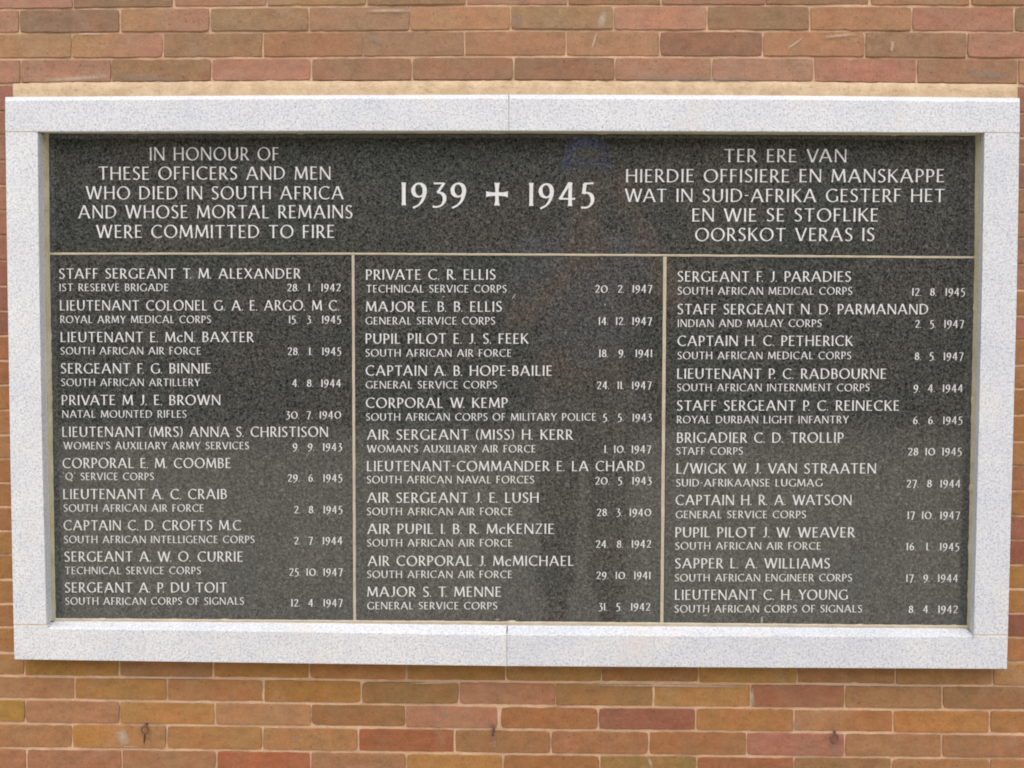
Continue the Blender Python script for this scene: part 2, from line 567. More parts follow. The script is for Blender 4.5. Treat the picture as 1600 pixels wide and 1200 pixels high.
mesh_obj('mortar_bed', mv, mf, MORTAR, wall, smooth=False)

# cement band over the head of the surround, trowelled a little proud, with ragged upper edge
fv, ff = [], []
N = 220
for i in range(N + 1):
    x = 20 + (1590 - 20) * i / N
    top = interp([(20, 130.5), (100, 128), (400, 127), (800, 126), (1200, 127.5), (1590, 131.5)], x)
    e = noise.noise(Vector((x * 0.11, 1.7, 0))) * 1.3 + noise.noise(Vector((x * 0.4, 5.2, 0))) * 0.9
    up = max(0.0, noise.noise(Vector((x * 0.23, 9.9, 0))) - 0.42) * 9
    w = 0.0012 * noise.noise(Vector((x * 0.03, 2.2, 4)))
    fv += [P(x, top + e - up, 0.0012), P(x, top + e * 0.6 + 1.6, -0.0024 + w), P(x, top + 12, -0.0052 - w), P(x, 160, -0.0070 + w)]
for i in range(N):
    for k in range(3):
        a = i * 4 + k
        ff.append((a, a + 1, a + 5, a + 4))
for i in (0, N):
    a = i * 4
    fv += [Vector(fv[a + 3]) * 1.0, Vector((fv[a + 3][0], 0.01, fv[a + 3][2])), Vector((fv[a][0], 0.01, fv[a][2]))]
    k = len(fv) - 3
    ff.append((a, a + 1, a + 2, a + 3, k + 1, k + 2))
mesh_obj('cement_band', fv, ff, FILLET, wall, smooth=True)


def smear(pts, mat, y=-0.0022, name='lime_mark'):
    """a thin wash over the bricks; pts = (px, py, half-width) along the mark"""
    v, f, cov = [], [], []
    n = len(pts)
    for i, (px, py, hw) in enumerate(pts):
        a = pts[max(0, i - 1)]
        b = pts[min(n - 1, i + 1)]
        t = Vector((b[0] - a[0], b[1] - a[1]))
        t = t.normalized() if t.length else Vector((1, 0))
        nrm = Vector((-t.y, t.x))
        for k in range(7):
            s = (k - 3) / 3
            c = (1 - s * s) * math.sin(math.pi * (i + 0.02) / (n - 1 + 0.04)) ** 0.5
            v.append(P(px + nrm.x * hw * s, py + nrm.y * hw * s, y))
            cov.append(c)
    for i in range(n - 1):
        for k in range(6):
            a = i * 7 + k
            f.append((a, a + 1, a + 8, a + 7))
    o = mesh_obj(name, v, f, mat, wall)
    at = o.data.attributes.new('cover', 'FLOAT', 'POINT')
    at.data.foreach_set('value', cov)
    return o


def along(x0, y0, x1, y1, hw, n=9):
    return [(x0 + (x1 - x0) * i / (n - 1), y0 + (y1 - y0) * i / (n - 1), hw) for i in range(n)]


smear(along(60, 126, 178, 119, 5), LIME)
smear(along(165, 118, 285, 126, 6), GREYLIME)
smear(along(565, 17, 648, 16, 4), LIME)
smear(along(115, 53, 168, 52.5, 2.2), LIME)
smear(along(806, 20, 810, 46, 12), GREYLIME)
smear(along(944, 16, 938, 46, 9), LIME)
smear(along(924, 80, 932, 50, 3), LIME)
smear(along(1285, 58, 1342, 53, 3.5), LIME)
smear(along(1228, 78, 1256, 58, 2.5), LIME)
smear(along(1395, 62, 1393, 82, 4), LIME)
smear(along(575, 57, 600, 68, 8), GREYLIME)
smear(along(965, 121, 1190, 125, 8, 14), GREYLIME)
smear(along(1500, 112, 1590, 120, 9), GREYLIME)
smear(along(186, 1138, 198, 1166, 13), LIME)
smear(along(186, 1166.5, 222, 1166.5, 1.6), LIME)
smear(along(632, 1068, 720, 1067, 1.8), LIME)
smear(along(905, 1070, 1180, 1073, 2.6, 14), LIME)
smear(along(1174, 1073, 1175, 1106, 5), LIME)
smear(along(1225, 1068, 1500, 1073, 2.4, 14), LIME)
smear(along(1240, 1125, 1245, 1142, 9), GREYLIME)
smear(along(180, 1058, 340, 1060, 2.5, 12), LIME)
smear(along(1012, 1182, 1020, 1200, 4), LIME)
smear(along(690, 1114, 700, 1122, 8), GREYLIME)
smear(along(458, 1151, 462, 1152, 6, 5), GREYLIME)
smear(along(1303, 1160, 1304, 1180, 7), GREYLIME)
smear(along(773, 1148, 773, 1172, 4), GREYLIME)
smear(along(226.5, 1145, 225, 1164, 1.8), DARKSTAIN, name='rust_run')

# ------------------------------------------------------------------ rusty eye hooks in the bed joint below the surround
HOOKS = 'rusty eye hooks below the memorial'


def eye_hook(px, py, ring_c, ring_r, turn, label):
    """an iron eye: a shank out of the joint bent into a ring that hangs in front of the wall"""
    o = P(px, py, 0.0)
    h = empty('eye_hook', o, label, 'hook', HOOKS)
    c = P(ring_c[0], ring_c[1], -0.012)
    ring = []
    for i in range(28):
        a = 2 * math.pi * i / 28
        x, z = ring_r * math.cos(a), ring_r * 1.12 * math.sin(a)
        ring.append(c + Vector((x * math.cos(turn), x * math.sin(turn), z)))
    v, f = tube(ring, [0.0021 + 0.0005 * math.sin(i * 1.9) for i in range(28)], 10, True)
    mesh_obj('ring', v, f, RUST, h, True)
    top = c + Vector((0, 0, ring_r * 1.1))
    v, f = tube([o + Vector((0, 0.012, 0)), o + Vector((0, -0.003, 0)), (o + top) / 2 + Vector((0, -0.005, 0.001)), top], [0.003, 0.003, 0.0027, 0.0023], 10)
    mesh_obj('shank', v, f, RUST, h, True)
    return h


eye_hook(228.5, 1133, (226.5, 1140), 0.0078, 0.15, 'rusty eye hook above a dark rust run, beside a pale mortar patch')
eye_hook(770.5, 1134, (770.5, 1142.5), 0.0082, math.radians(80), 'rusty eye hook turned edge on, just under a wide upright mortar joint')
eye_hook(1304, 1143.5, (1303.5, 1154), 0.0088, 0.1, 'rusty eye hook hanging on a pinkish red brick, ring facing outward')

# ------------------------------------------------------------------ pale granite surround
sur = empty('granite_surround', P(795, 1041, FRONT), 'pale speckled granite surround framing the four black tablets', 'stone frame')


def bow(pts):
    return lambda x: interp(pts, x)


HEAD_TOP = bow([(8, 151.5), (400, 149), (795, 147.7), (1200, 149), (1594, 153)])
HEAD_ARRIS = bow([(8, 157), (400, 154.5), (795, 153.6), (1200, 155), (1594, 159)])
HEAD_BOT = bow([(8, 205.8), (59, 205.6), (400, 204.6), (795, 204.2), (1200, 205.6), (1538, 207.4), (1594, 207.2)])
SILL_ARRIS = bow([(22, 976.6), (75, 982), (400, 986), (600, 989.5), (795, 992.3), (1200, 994), (1521, 995.2), (1576, 995.6)])
SILL_BACK = bow([(75, 969.5), (400, 971), (795, 975.5), (1200, 978.5), (1521, 981)])
SILL_BOT = bow([(22, 1030.5), (400, 1036), (795, 1041), (1200, 1043.5), (1574.5, 1045.5)])
JL_OUT = bow([(206, 8.3), (430, 11.2), (700, 15.6), (976, 20.8), (1031, 22)])
JL_IN = bow([(206, 58.7), (430, 61.2), (720, 66.2), (976, 72.6)])
JR_OUT = bow([(154, 1593.5), (207, 1593), (420, 1590), (700, 1582.8), (990, 1575.2), (1046, 1574)])
JR_IN = bow([(207, 1538.4), (425, 1535), (700, 1528.8), (993, 1521.6)])


def stone(name, stations, parent, mat=GRANITE, bev=0.0016):
    """a stone lofted through closed cross-sections of world points, ends capped, arrises eased"""
    bm = bmesh.new()
    off = parent_loc(parent)
    rings = [[bm.verts.new(Vector(p) - off) for p in s] for s in stations]
    n = len(rings[0])
    for a, b in zip(rings, rings[1:]):
        for i in range(n):
            k = (i + 1) % n
            bm.faces.new((a[i], a[k], b[k], b[i]))
    bm.faces.new(rings[0][::-1])
    bm.faces.new(rings[-1])
    bmesh.ops.recalc_face_normals(bm, faces=bm.faces)
    sharp = [e for e in bm.edges if len(e.link_faces) == 2 and e.calc_face_angle() > 0.25]
    bmesh.ops.bevel(bm, geom=sharp, offset=bev, segments=2, profile=0.6, affect='EDGES')
    me = bpy.data.meshes.new(name)
    bm.to_mesh(me)
    bm.free()
    me.materials.append(mat)
    o = bpy.data.objects.new(name, me)
    COL.objects.link(o)
    o.parent = parent
    return o


def frange(a, b, n):
    return [a + (b - a) * i / n for i in range(n + 1)]


BACK = 0.06


def head_section(x):
    a = P(x, HEAD_ARRIS(x), FRONT)
    t = P(x, HEAD_TOP(x), -0.006)
    bz = P(x, HEAD_BOT(x), FRONT)
    return [a, t, Vector((t.x, BACK, t.z)), Vector((bz.x, BACK, bz.z + 0.0128)), bz]      # soffit eased upward


for xa, xb in ((8, 794.35), (795.65, 1593.5)):
    stone('head_stone', [head_section(x) for x in frange(xa, xb, 6)], sur)


def jamb_section(y, out, inn, side):
    o, i = P(out(y), y, FRONT), P(inn(y), y, FRONT)
    return [o, i, Vector((i.x + (0.014 if side > 0 else -0.008), BACK, i.z)), Vector((o.x, BACK, o.z))]


stone('jamb_stone', [jamb_section(y, JL_OUT, JL_IN, -1) for y in frange(206.9, 975.9, 6)], sur)
stone('jamb_stone', [jamb_section(y, JR_OUT, JR_IN, 1) for y in frange(208.3, 992.2, 6)], sur)

# sill: weathered between the jambs, a level seat under each jamb, one loft per stone
def sill_section(x, seat_y=None):
    zb = P(x, SILL_BOT(x), FRONT)
    if seat_y is None:
        a = P(x, SILL_ARRIS(x), FRONT)
        top = P(x, SILL_BACK(x), SLAB).z
    else:
        a = P(x, seat_y, FRONT)
        top = a.z
    zb.x = a.x
    return [a, Vector((a.x, SLAB, top)), Vector((a.x, BACK, top)), Vector((a.x, BACK, zb.z)), zb]


stone('sill_stone', [sill_section(21.2, 977.4), sill_section(74.2, 978.2)] + [sill_section(x) for x in frange(75.0, 791.2, 6)], sur)
stone('sill_stone', [sill_section(x) for x in frange(792.6, 1520.6, 6)] + [sill_section(1521.4, 993.6), sill_section(1574.9, 993.8)], sur)


def strip(name, centre, width, y, mat, parent, n=80, rough=0.35, back=0.02, crown=0.0006):
    """a pointed joint: a raised strip through pixel points with a slightly ragged outline"""
    v, f = [], []
    seed = RNG.uniform(0, 99)
    L = []
    for i in range(len(centre) - 1):
        (ax, ay), (bx, by) = centre[i], centre[i + 1]
        k = max(2, int(n * math.hypot(bx - ax, by - ay) / 900))
        for q in range(k + (1 if i == len(centre) - 2 else 0)):
            L.append((ax + (bx - ax) * q / k, ay + (by - ay) * q / k))
    for i, (x, yy) in enumerate(L):
        a, b = L[max(0, i - 1)], L[min(len(L) - 1, i + 1)]
        t = Vector((b[0] - a[0], b[1] - a[1])).normalized()
        nr = Vector((-t.y, t.x))
        w0 = width / 2 + rough * (noise.noise(Vector((i * 0.37, seed, 0))) + 0.8 * noise.noise(Vector((i * 1.3, seed, 3))))
        w1 = width / 2 + rough * (noise.noise(Vector((i * 0.37, seed, 9))) + 0.8 * noise.noise(Vector((i * 1.3, seed, 13))))
        yb = y + back
        a0, a1 = P(x - nr.x * w0, yy - nr.y * w0, y), P(x + nr.x * w1, yy + nr.y * w1, y)
        mid = P(x, yy, y - crown)
        v += [Vector((a0.x, yb, a0.z)), a0, mid, a1, Vector((a1.x, yb, a1.z))]
    for i in range(len(L) - 1):
        for k in range(4):
            a = i * 5 + k
            f.append((a, a + 1, a + 6, a + 5))
    f += [(0, 1, 2, 3, 4), tuple(len(v) - 1 - k for k in range(5))]
    return mesh_obj(name, v, f, mat, parent)


# stone joints (fine lines) filled just under the arrises
strip('joint_mortar', [(795, 153.5), (795, 204.5)], 1.9, FRONT + 0.0006, STONEJOINT, sur, rough=0.1, crown=0)
strip('joint_mortar', [(791.9, 992.5), (791.9, 1040.8)], 2.0, FRONT + 0.0005, STONEJOINT, sur, rough=0.3, crown=0)
strip('joint_mortar', [(8.6, 206.3), (58.4, 206.3)], 1.8, FRONT + 0.0014, WARMJOINT, sur, rough=0.1, crown=0)
strip('joint_mortar', [(1538.8, 207.8), (1592.6, 207.7)], 1.8, FRONT + 0.0014, WARMJOINT, sur, rough=0.1, crown=0)
strip('joint_mortar', [(21.4, 976.6), (73.6, 977.0)], 2.4, FRONT + 0.0012, WARMJOINT, sur, rough=0.15, crown=0)
strip('joint_mortar', [(1521.8, 992.8), (1575, 993)], 2.4, FRONT + 0.0012, WARMJOINT, sur, rough=0.15, crown=0)

# ------------------------------------------------------------------ black tablets
def tablet(quad, label, cat, group=None, r=3.0):
    """a polished slab: four photo corners, softened corners, small arris"""
    tl, tr, br, bl = quad
    c = P((tl[0] + br[0]) / 2, (tl[1] + br[1]) / 2, SLAB)
    root = empty('memorial_tablet', Vector((c.x, c.y + 0.03, c.z)), label, cat, group)
    pts = []
    q = [Vector(p) for p in (tl, tr, br, bl)]
    for i in range(4):
        a, b, d = q[i - 1], q[i], q[(i + 1) % 4]
        u, w = (a - b).normalized(), (d - b).normalized()
        rr = r * RNG.uniform(0.7, 1.3)
        for t in (0, 0.33, 0.67, 1.0):
            pts.append(b + u * rr * (1 - t) ** 2 + w * rr * t ** 2)
    front = [P(p.x, p.y, SLAB) for p in pts]
    n = len(front)
    cen = sum(front, Vector()) / n
    f1 = [p + Vector((0.001 if p.x < cen.x else -0.001, 0, 0.001 if p.z < cen.z else -0.001)) for p in front]
    v = f1 + [p + Vector((0, 0.001, 0)) for p in front] + [Vector((p.x, SLAB + 0.03, p.z)) for p in front]
    f = [tuple(range(n)), tuple(range(3 * n - 1, 2 * n - 1, -1))]
    for ring in (0, 1):
        for i in range(n):
            k = (i + 1) % n
            f.append((ring * n + i, (ring + 1) * n + i, (ring + 1) * n + k, ring * n + k))
    o = mesh_obj('slab', v, f, BLACK, root)
    bm = bmesh.new()
    bm.from_mesh(o.data)
    bmesh.ops.recalc_face_normals(bm, faces=bm.faces)
    bm.to_mesh(o.data)
    bm.free()
    return root


head_tab = tablet([(75.3, 208.0), (1525, 211.2), (1523.6, 400.0), (76.6, 394.6)], 'wide polished black granite tablet of dedications with the years and a cross', 'memorial tablet', None, 5)
NAMES = 'name tablets inside the granite surround'
tab1 = tablet([(77.2, 398.0), (549.2, 398.6), (551.9, 969.8), (86.3, 966.6)], 'black granite name tablet, left of the three below the dedication', 'memorial tablet', NAMES)
tab2 = tablet([(553.8, 398.6), (1036, 400.8), (1031.2, 973.0), (556.3, 970.2)], 'black granite name tablet, between the two upright mortar strips', 'memorial tablet', NAMES)
tab3 = tablet([(1042, 401), (1523.4, 404), (1511.8, 978), (1037.3, 974.6)], 'black granite name tablet, right of the three below the dedication', 'memorial tablet', NAMES)

# cream pointing between the tablets, bedding mortar round them
strip('pointing', [(76, 396.3), (551, 396.4), (1039, 398.8), (1524, 402.2)], 3.3, SLAB - 0.0008, POINTING, sur)
strip('pointing', [(551.6, 398.4), (554.1, 971.2)], 4.2, SLAB - 0.0008, POINTING, sur)
strip('pointing', [(1039.0, 400.9), (1034.2, 974.6)], 5.2, SLAB - 0.0008, POINTING, sur)


def bead(pts, inward, width, name='bedding_mortar', out=0.007, mat=BEAD):
    """mortar squeezed between tablet and stone: runs from the tablet's edge out and back to the stone"""
    v, f = [], []
    L = []
    for (ax, ay), (bx, by) in zip(pts, pts[1:]):
        k = max(2, int(math.hypot(bx - ax, by - ay) / 5))
        for q in range(k):
            L.append((ax + (bx - ax) * q / k, ay + (by - ay) * q / k))
    L.append(pts[-1])
    seed = RNG.uniform(0, 99)
    for i, (x, y) in enumerate(L):
        e = 0.5 * noise.noise(Vector((i * 0.5, seed, 0))) + max(0, noise.noise(Vector((i * 0.33, seed, 5))) - 0.35) * 4
        ix, iy = inward
        p0 = P(x + ix * (1.0 + e), y + iy * (1.0 + e), SLAB + 0.0005)
        p1 = P(x + ix * (0.5 + e), y + iy * (0.5 + e), SLAB - 0.0018)
        p2 = P(x - ix * width, y - iy * width, SLAB - out)
        p3 = P(x - ix * (width + 7), y - iy * (width + 7), SLAB - out * 0.9)
        p4 = Vector((p3.x, SLAB + 0.03, p3.z))
        v += [p0, p1, p2, p3, p4]
    for i in range(len(L) - 1):
        for k in range(4):
            a = i * 5 + k
            f.append((a, a + 1, a + 6, a + 5))
    return mesh_obj(name, v, f, mat, sur)


bead([(75.4, 206), (77, 398), (86.4, 970)], (1, 0), 4.0, out=0.009)
bead([(1524.8, 206), (1523.4, 402), (1511.8, 981)], (-1, 0), 6.0, out=0.015)
bead([(66, 207.8), (800, 207.4), (1532, 211.0)], (0, 1), 3.0, out=0.026)
bead([(82, 966.6), (552, 969.8), (1034, 973.5), (1516, 978)], (0, -1), 1.2, out=0.004, mat=POINTING)

# ------------------------------------------------------------------ lettering
THICK, THIN = 0.140, 0.074
NIB = math.radians(18)


def arc(cx, cy, rx, ry, a0, a1, n=14):
    return [(cx + rx * math.cos(math.radians(a0 + (a1 - a0) * i / n)), cy + ry * math.sin(math.radians(a0 + (a1 - a0) * i / n))) for i in range(n + 1)]


def spline(pts, n=5):
    out = []
    q = [pts[0]] + list(pts) + [pts[-1]]
    for i in range(1, len(q) - 2):
        p0, p1, p2, p3 = q[i - 1:i + 3]
        for k in range(n):
            t = k / n
            out.append(tuple(0.5 * (2 * b + (c - a) * t + (2 * a - 5 * b + 4 * c - d) * t * t + (3 * b - a - 3 * c + d) * t ** 3) for a, b, c, d in zip(p0, p1, p2, p3)))
    out.append(pts[-1])
    return out


ST = lambda x, y0=0.0, y1=1.0: [(x, y0), (x, y1)]
T_, B_ = 0.96, 0.04
BOWL = lambda x, xr, y0, y1, r: [(x, y1), (xr, y1)] + arc(xr, (y0 + y1) / 2, r, (y1 - y0) / 2, 88, -88, 12) + [(xr, y0), (x, y0)]
S_PTS = [(.43, .88), (.36, .95), (.25, .975), (.12, .92), (.065, .77), (.12, .63), (.26, .52), (.40, .40), (.445, .24), (.37, .08), (.21, .025), (.03, .10)]
GL = {
    'A': (.84, [[(.03, 0), (.40, 1)], [(.42, 1), (.80, 0)], [(.18, .34), (.64, .34)]]),
    'B': (.56, [ST(.075), BOWL(.07, .26, .53, T_, .20), BOWL(.07, .28, B_, .53, .23)]),
    'C': (.76, [arc(.48, .5, .425, .475, 50, 310, 26)]),
    'D': (.80, [ST(.075), BOWL(.07, .28, B_, T_, .45)]),
    'E': (.50, [ST(.075), [(.08, T_), (.47, T_)], [(.08, .52), (.42, .52)], [(.08, B_), (.49, B_)]]),
    'F': (.47, [ST(.075), [(.08, T_), (.46, T_)], [(.08, .50), (.41, .50)]]),
    'G': (.82, [arc(.48, .5, .425, .475, 50, 318, 26), ST(.775, .08, .44)]),
    'H': (.77, [ST(.075), ST(.695), [(.08, .52), (.69, .52)]]),
    'I': (.15, [ST(.075)]),
    'J': (.36, [[(.28, 1), (.28, .6), (.28, .3)] + arc(.05, .26, .23, .24, 0, -95, 8)]),
    'K': (.64, [ST(.075), [(.60, 1), (.12, .47)], [(.20, .58), (.62, 0)]]),
    'L': (.48, [ST(.075), [(.08, B_), (.47, B_)]]),
    'M': (.95, [[(.05, 0), (.13, 1)], [(.12, 1), (.47, .10)], [(.47, .10), (.82, 1)], [(.82, 1), (.90, 0)]]),
    'N': (.78, [[(.06, 0), (.06, 1)], [(.06, 1), (.72, 0)], [(.72, 0), (.72, 1)]]),
    'O': (.92, [arc(.46, .5, .42, .475, 0, 360, 36)]),
    'P': (.52, [ST(.075), BOWL(.07, .25, .43, T_, .23)]),
    'Q': (.92, [arc(.46, .5, .42, .475, 0, 360, 36), [(.50, .08), (.86, -.16)]]),
    'R': (.60, [ST(.075), BOWL(.07, .24, .46, T_, .22), [(.24, .48), (.58, 0)]]),
    'S': (.49, [spline(S_PTS, 4)]),
    'T': (.66, [[(0, T_), (.66, T_)], ST(.33)]),
    'U': (.74, [[(.075, 1), (.075, .7), (.075, .4)] + arc(.37, .36, .295, .33, 180, 360, 16) + [(.665, .4), (.665, .7), (.665, 1)]]),
    'V': (.76, [[(.03, 1), (.37, 0)], [(.39, 0), (.73, 1)]]),
    'W': (1.14, [[(.03, 1), (.30, 0)], [(.31, 0), (.57, 1)], [(.57, 1), (.84, 0)], [(.85, 0), (1.11, 1)]]),
    'X': (.70, [[(.05, 1), (.66, 0)], [(.64, 1), (.04, 0)]]),
    'Y': (.68, [[(.03, 1), (.34, .46)], [(.65, 1), (.34, .46)], ST(.34, 0, .48)]),
    'Z': (.62, [[(.03, T_), (.58, T_)], [(.55, T_), (.06, B_)], [(.03, B_), (.60, B_)]]),
    '0': (.78, [arc(.39, .48, .34, .455, 0, 360, 30)]),
    '1': (.16, [ST(.08)]),
    '2': (.50, [spline([(.03, .80), (.12, .93), (.25, .97), (.40, .90), (.44, .74), (.37, .54), (.22, .28), (.06, .05)], 4), [(.03, B_), (.50, B_)]]),
    '3': (.46, [[(.05, T_), (.42, T_)], [(.41, T_), (.20, .58)], spline([(.17, .57), (.32, .53), (.42, .40), (.42, .18), (.32, .0), (.16, -.07), (.01, -.05)], 4)]),
    '4': (.58, [[(.38, 1.02), (.03, .30)], [(.0, .30), (.57, .30)], ST(.39, -.02, 1.0)]),
    '5': (.46, [[(.12, T_), (.45, .98)], [(.10, .52), (.14, T_)], spline([(.09, .54), (.24, .56), (.38, .45), (.42, .24), (.36, .04), (.22, -.08), (.01, -.08)], 4)]),
    '6': (.54, [spline([(.43, 1.0), (.27, .88), (.13, .66), (.08, .38), (.14, .12), (.28, .03), (.42, .10), (.475, .30), (.42, .50), (.28, .58), (.13, .47)], 4)]),
    '7': (.52, [[(.0, T_), (.51, T_)], [(.47, T_), (.20, -.10)]]),
    '8': (.50, [arc(.25, .745, .165, .215, 0, 360, 22), arc(.25, .28, .205, .245, 0, 360, 24)]),
    '9': (.54, [arc(.26, .66, .205, .29, 0, 360, 24), spline([(.465, .66), (.46, .48), (.38, .20), (.24, .0), (.05, -.12)], 4)]),
    '-': (.24, [[(0, .50), (.24, .50)]]),
    '/': (.42, [[(.0, -.06), (.40, 1.06)]]),
    '(': (.22, [arc(.42, .5, .36, .62, 125, 235, 10)]),
    ')': (.22, [arc(-.20, .5, .36, .62, 55, -55, 10)]),
    "'": (.10, [[(.05, .74), (.05, 1.0)]]),
    '"': (.20, [[(0, .93), (.20, .95)]]),
}
GL['c'] = (.50, [[(x * .64, y * .64) for x, y in GL['C'][1][0]]])
NARROW = {'N': (0, 2), 'M': (0,), "'": (0,), '(': (0,), ')': (0,)}
KERN = {('A', 'V'): -.12, ('V', 'A'): -.12, ('A', 'T'): -.08, ('T', 'A'): -.08, ('A', 'Y'): -.1, ('Y', 'A'): -.08, ('L', 'T'): -.06, ('P', 'A'): -.06, ('F', 'A'): -.05, ('W', 'A'): -.08,
        ('F', '.'): -.14, ('P', '.'): -.14, ('T', '.'): -.14, ('W', '.'): -.1, ('Y', 'O'): -.05, ('R', 'O'): -.03}


def ribbon(pts, k, bold, narrow):
    """outline of one pen stroke: thick down, thin across, terminals slightly flared"""
    out = []
    n = len(pts)
    straight = n == 2
    if straight:
        (ax, ay), (bx, by) = pts
        pts = [(ax + (bx - ax) * t, ay + (by - ay) * t) for t in (0, .14, .5, .86, 1)]
        n = 5
    closed = math.dist(pts[0], pts[-1]) < 1e-6
    for i, (x, y) in enumerate(pts):
        a = pts[i - 1] if i > 0 else (pts[-2] if closed else pts[0])
        b = pts[i + 1] if i < n - 1 else (pts[1] if closed else pts[-1])
        th = math.atan2(b[1] - a[1], b[0] - a[0])
        w = max(THIN, THICK * abs(math.sin(th - NIB))) * bold
        if narrow:
            w *= 0.72
        t = i / (n - 1)
        if not closed:
            w *= 0.94 + 0.24 * abs(2 * t - 1) ** 5
        nx, ny = -math.sin(th), math.cos(th)
        if straight and abs(math.sin(th)) > 0.35:       # cut level with the line, as an engraver does
            s = 1 if math.sin(th) > 0 else -1
            nx, ny = -s / abs(math.sin(th)), 0.0
            nx = max(-1.5, min(1.5, nx))
        out.append(((x + nx * w / 2, y + ny * w / 2), (x - nx * w / 2, y - ny * w / 2)))
    return out


SCALES = []


def text_line(name, s, x0, x1, yb, cap, parent, mode='fit', bold=1.0, y1=None, track=0.190, space=0.70):
    """white paint in cut letters: one mesh per inscribed line, from photo x0 to x1 on baseline yb"""
    p0, p1 = P(x0, yb, SLAB), P(x1, yb if y1 is None else y1, SLAB)
    target = (p1.x - p0.x) / cap
    items, x, prev, nsp, ngap = [], 0.0, None, 0, 0
    for ch in s:
        if ch == ' ':
            nsp += 1
            items.append((' ', x, nsp))
            x += space
            prev = None
            continue
        w = .10 if ch == '.' else GL[ch][0]
        if prev is not None:
            x += (track if ch != '.' else 0.12) + KERN.get((prev, ch), 0)
        items.append((ch, x, nsp))
        x += w
        prev = ch
    SCALES.append((s, round(target / x, 3)))
    sx, extra = target / x, 0.0
    if mode == 'date' and nsp:
        sx = 1.10
        extra = (target - x * sx) / nsp
    v, f = [], []
    slope = (p1.z - p0.z) / max(1e-6, p1.x - p0.x)

    def put(px, py, lay):
        X = p0.x + px * cap
        return Vector((X, SLAB - 0.00035 - 0.00006 * lay, p0.z + py * cap + slope * (X - p0.x)))
    lift = 0
    for ch, gx, ns in items:
        if ch == ' ':
            continue
        gx = gx * sx + ns * extra
        dz = RNG.uniform(-.012, .012)
        if ch == '.':
            b = len(v)
            d = .05
            v += [put(gx + q * .092, dz + r * .092, 0) for q, r in ((0, 0), (1, 0), (1, 1), (0, 1))]
            f.append((b, b + 1, b + 2, b + 3))
            continue
        for k, stroke in enumerate(GL[ch][1]):
            rb = ribbon(stroke, k, bold, k in NARROW.get(ch, ()))
            b = len(v)
            for (l, r) in rb:
                v += [put(gx + l[0] * sx, l[1] + dz, k + (ord(ch) % 3) * 0.1), put(gx + r[0] * sx, r[1] + dz, k + (ord(ch) % 3) * 0.1)]
            for i in range(len(rb) - 1):
                a = b + 2 * i
                f.append((a, a + 2, a + 3, a + 1))
    o = mesh_obj(name, v, f, PAINT, parent)
    bm = bmesh.new()
    bm.from_mesh(o.data)
    for fc in bm.faces:
        fc.normal_update()
        if fc.normal.y > 0:
            fc.normal_flip()
    bm.to_mesh(o.data)
    bm.free()
    return o


CAP_N, CAP_U, CAP_H, CAP_Y = 0.0236, 0.0172, 0.0300, 0.0525
for s, x0, x1, yb in (('IN HONOUR OF', 234.1, 435.6, 250.6), ('THESE OFFICERS AND MEN', 154.5, 516.6, 280.7), ('WHO DIED IN SOUTH AFRICA', 134.9, 536.5, 311.4),
                      ('AND WHOSE MORTAL REMAINS', 123.1, 550.4, 341.0), ('WERE COMMITTED TO FIRE', 151.1, 522.4, 371.8),
                      ('TER ERE VAN', 1131.8, 1322.4, 253.4), ('HIERDIE OFFISIERE EN MANSKAPPE', 978, 1475, 284.8), ('WAT IN SUID-AFRIKA GESTERF HET', 977, 1475.5, 315.6),
                      ('EN WIE SE STOFLIKE', 1081.5, 1371.9, 346.0), ('OORSKOT VERAS IS', 1086.5, 1365.7, 376.6)):
    text_line('dedication_line', s, x0, x1, yb, CAP_H, head_tab, bold=0.92)
text_line('year', '1939', 627.4, 728.3, 320.4, CAP_Y, head_tab, bold=1.04, track=0.2)
text_line('year', '1945', 826.6, 927.4, 321.4, CAP_Y, head_tab, bold=1.04, track=0.2)

# cross with widening arms
c = P(776.6, 303.4, SLAB)
ARM = 0.0255
half = []
for q in range(4):
    an = q * math.pi / 2
    for r, w in ((0.15, 0.15), (0.45, 0.155), (0.75, 0.19), (1.0, 0.255)):
        half.append((an, r, -w))
    for r, w in ((0.97, 0.0), (1.0, 0.255), (0.75, 0.19), (0.45, 0.155)):
        half.append((an, r, w))
pts = [c + Vector((ARM * (r * math.cos(a) - w * math.sin(a)), -0.0005, ARM * 1.04 * (r * math.sin(a) + w * math.cos(a)))) for a, r, w in half]
mesh_obj('cross', pts, [tuple(range(len(pts)))], PAINT, head_tab)

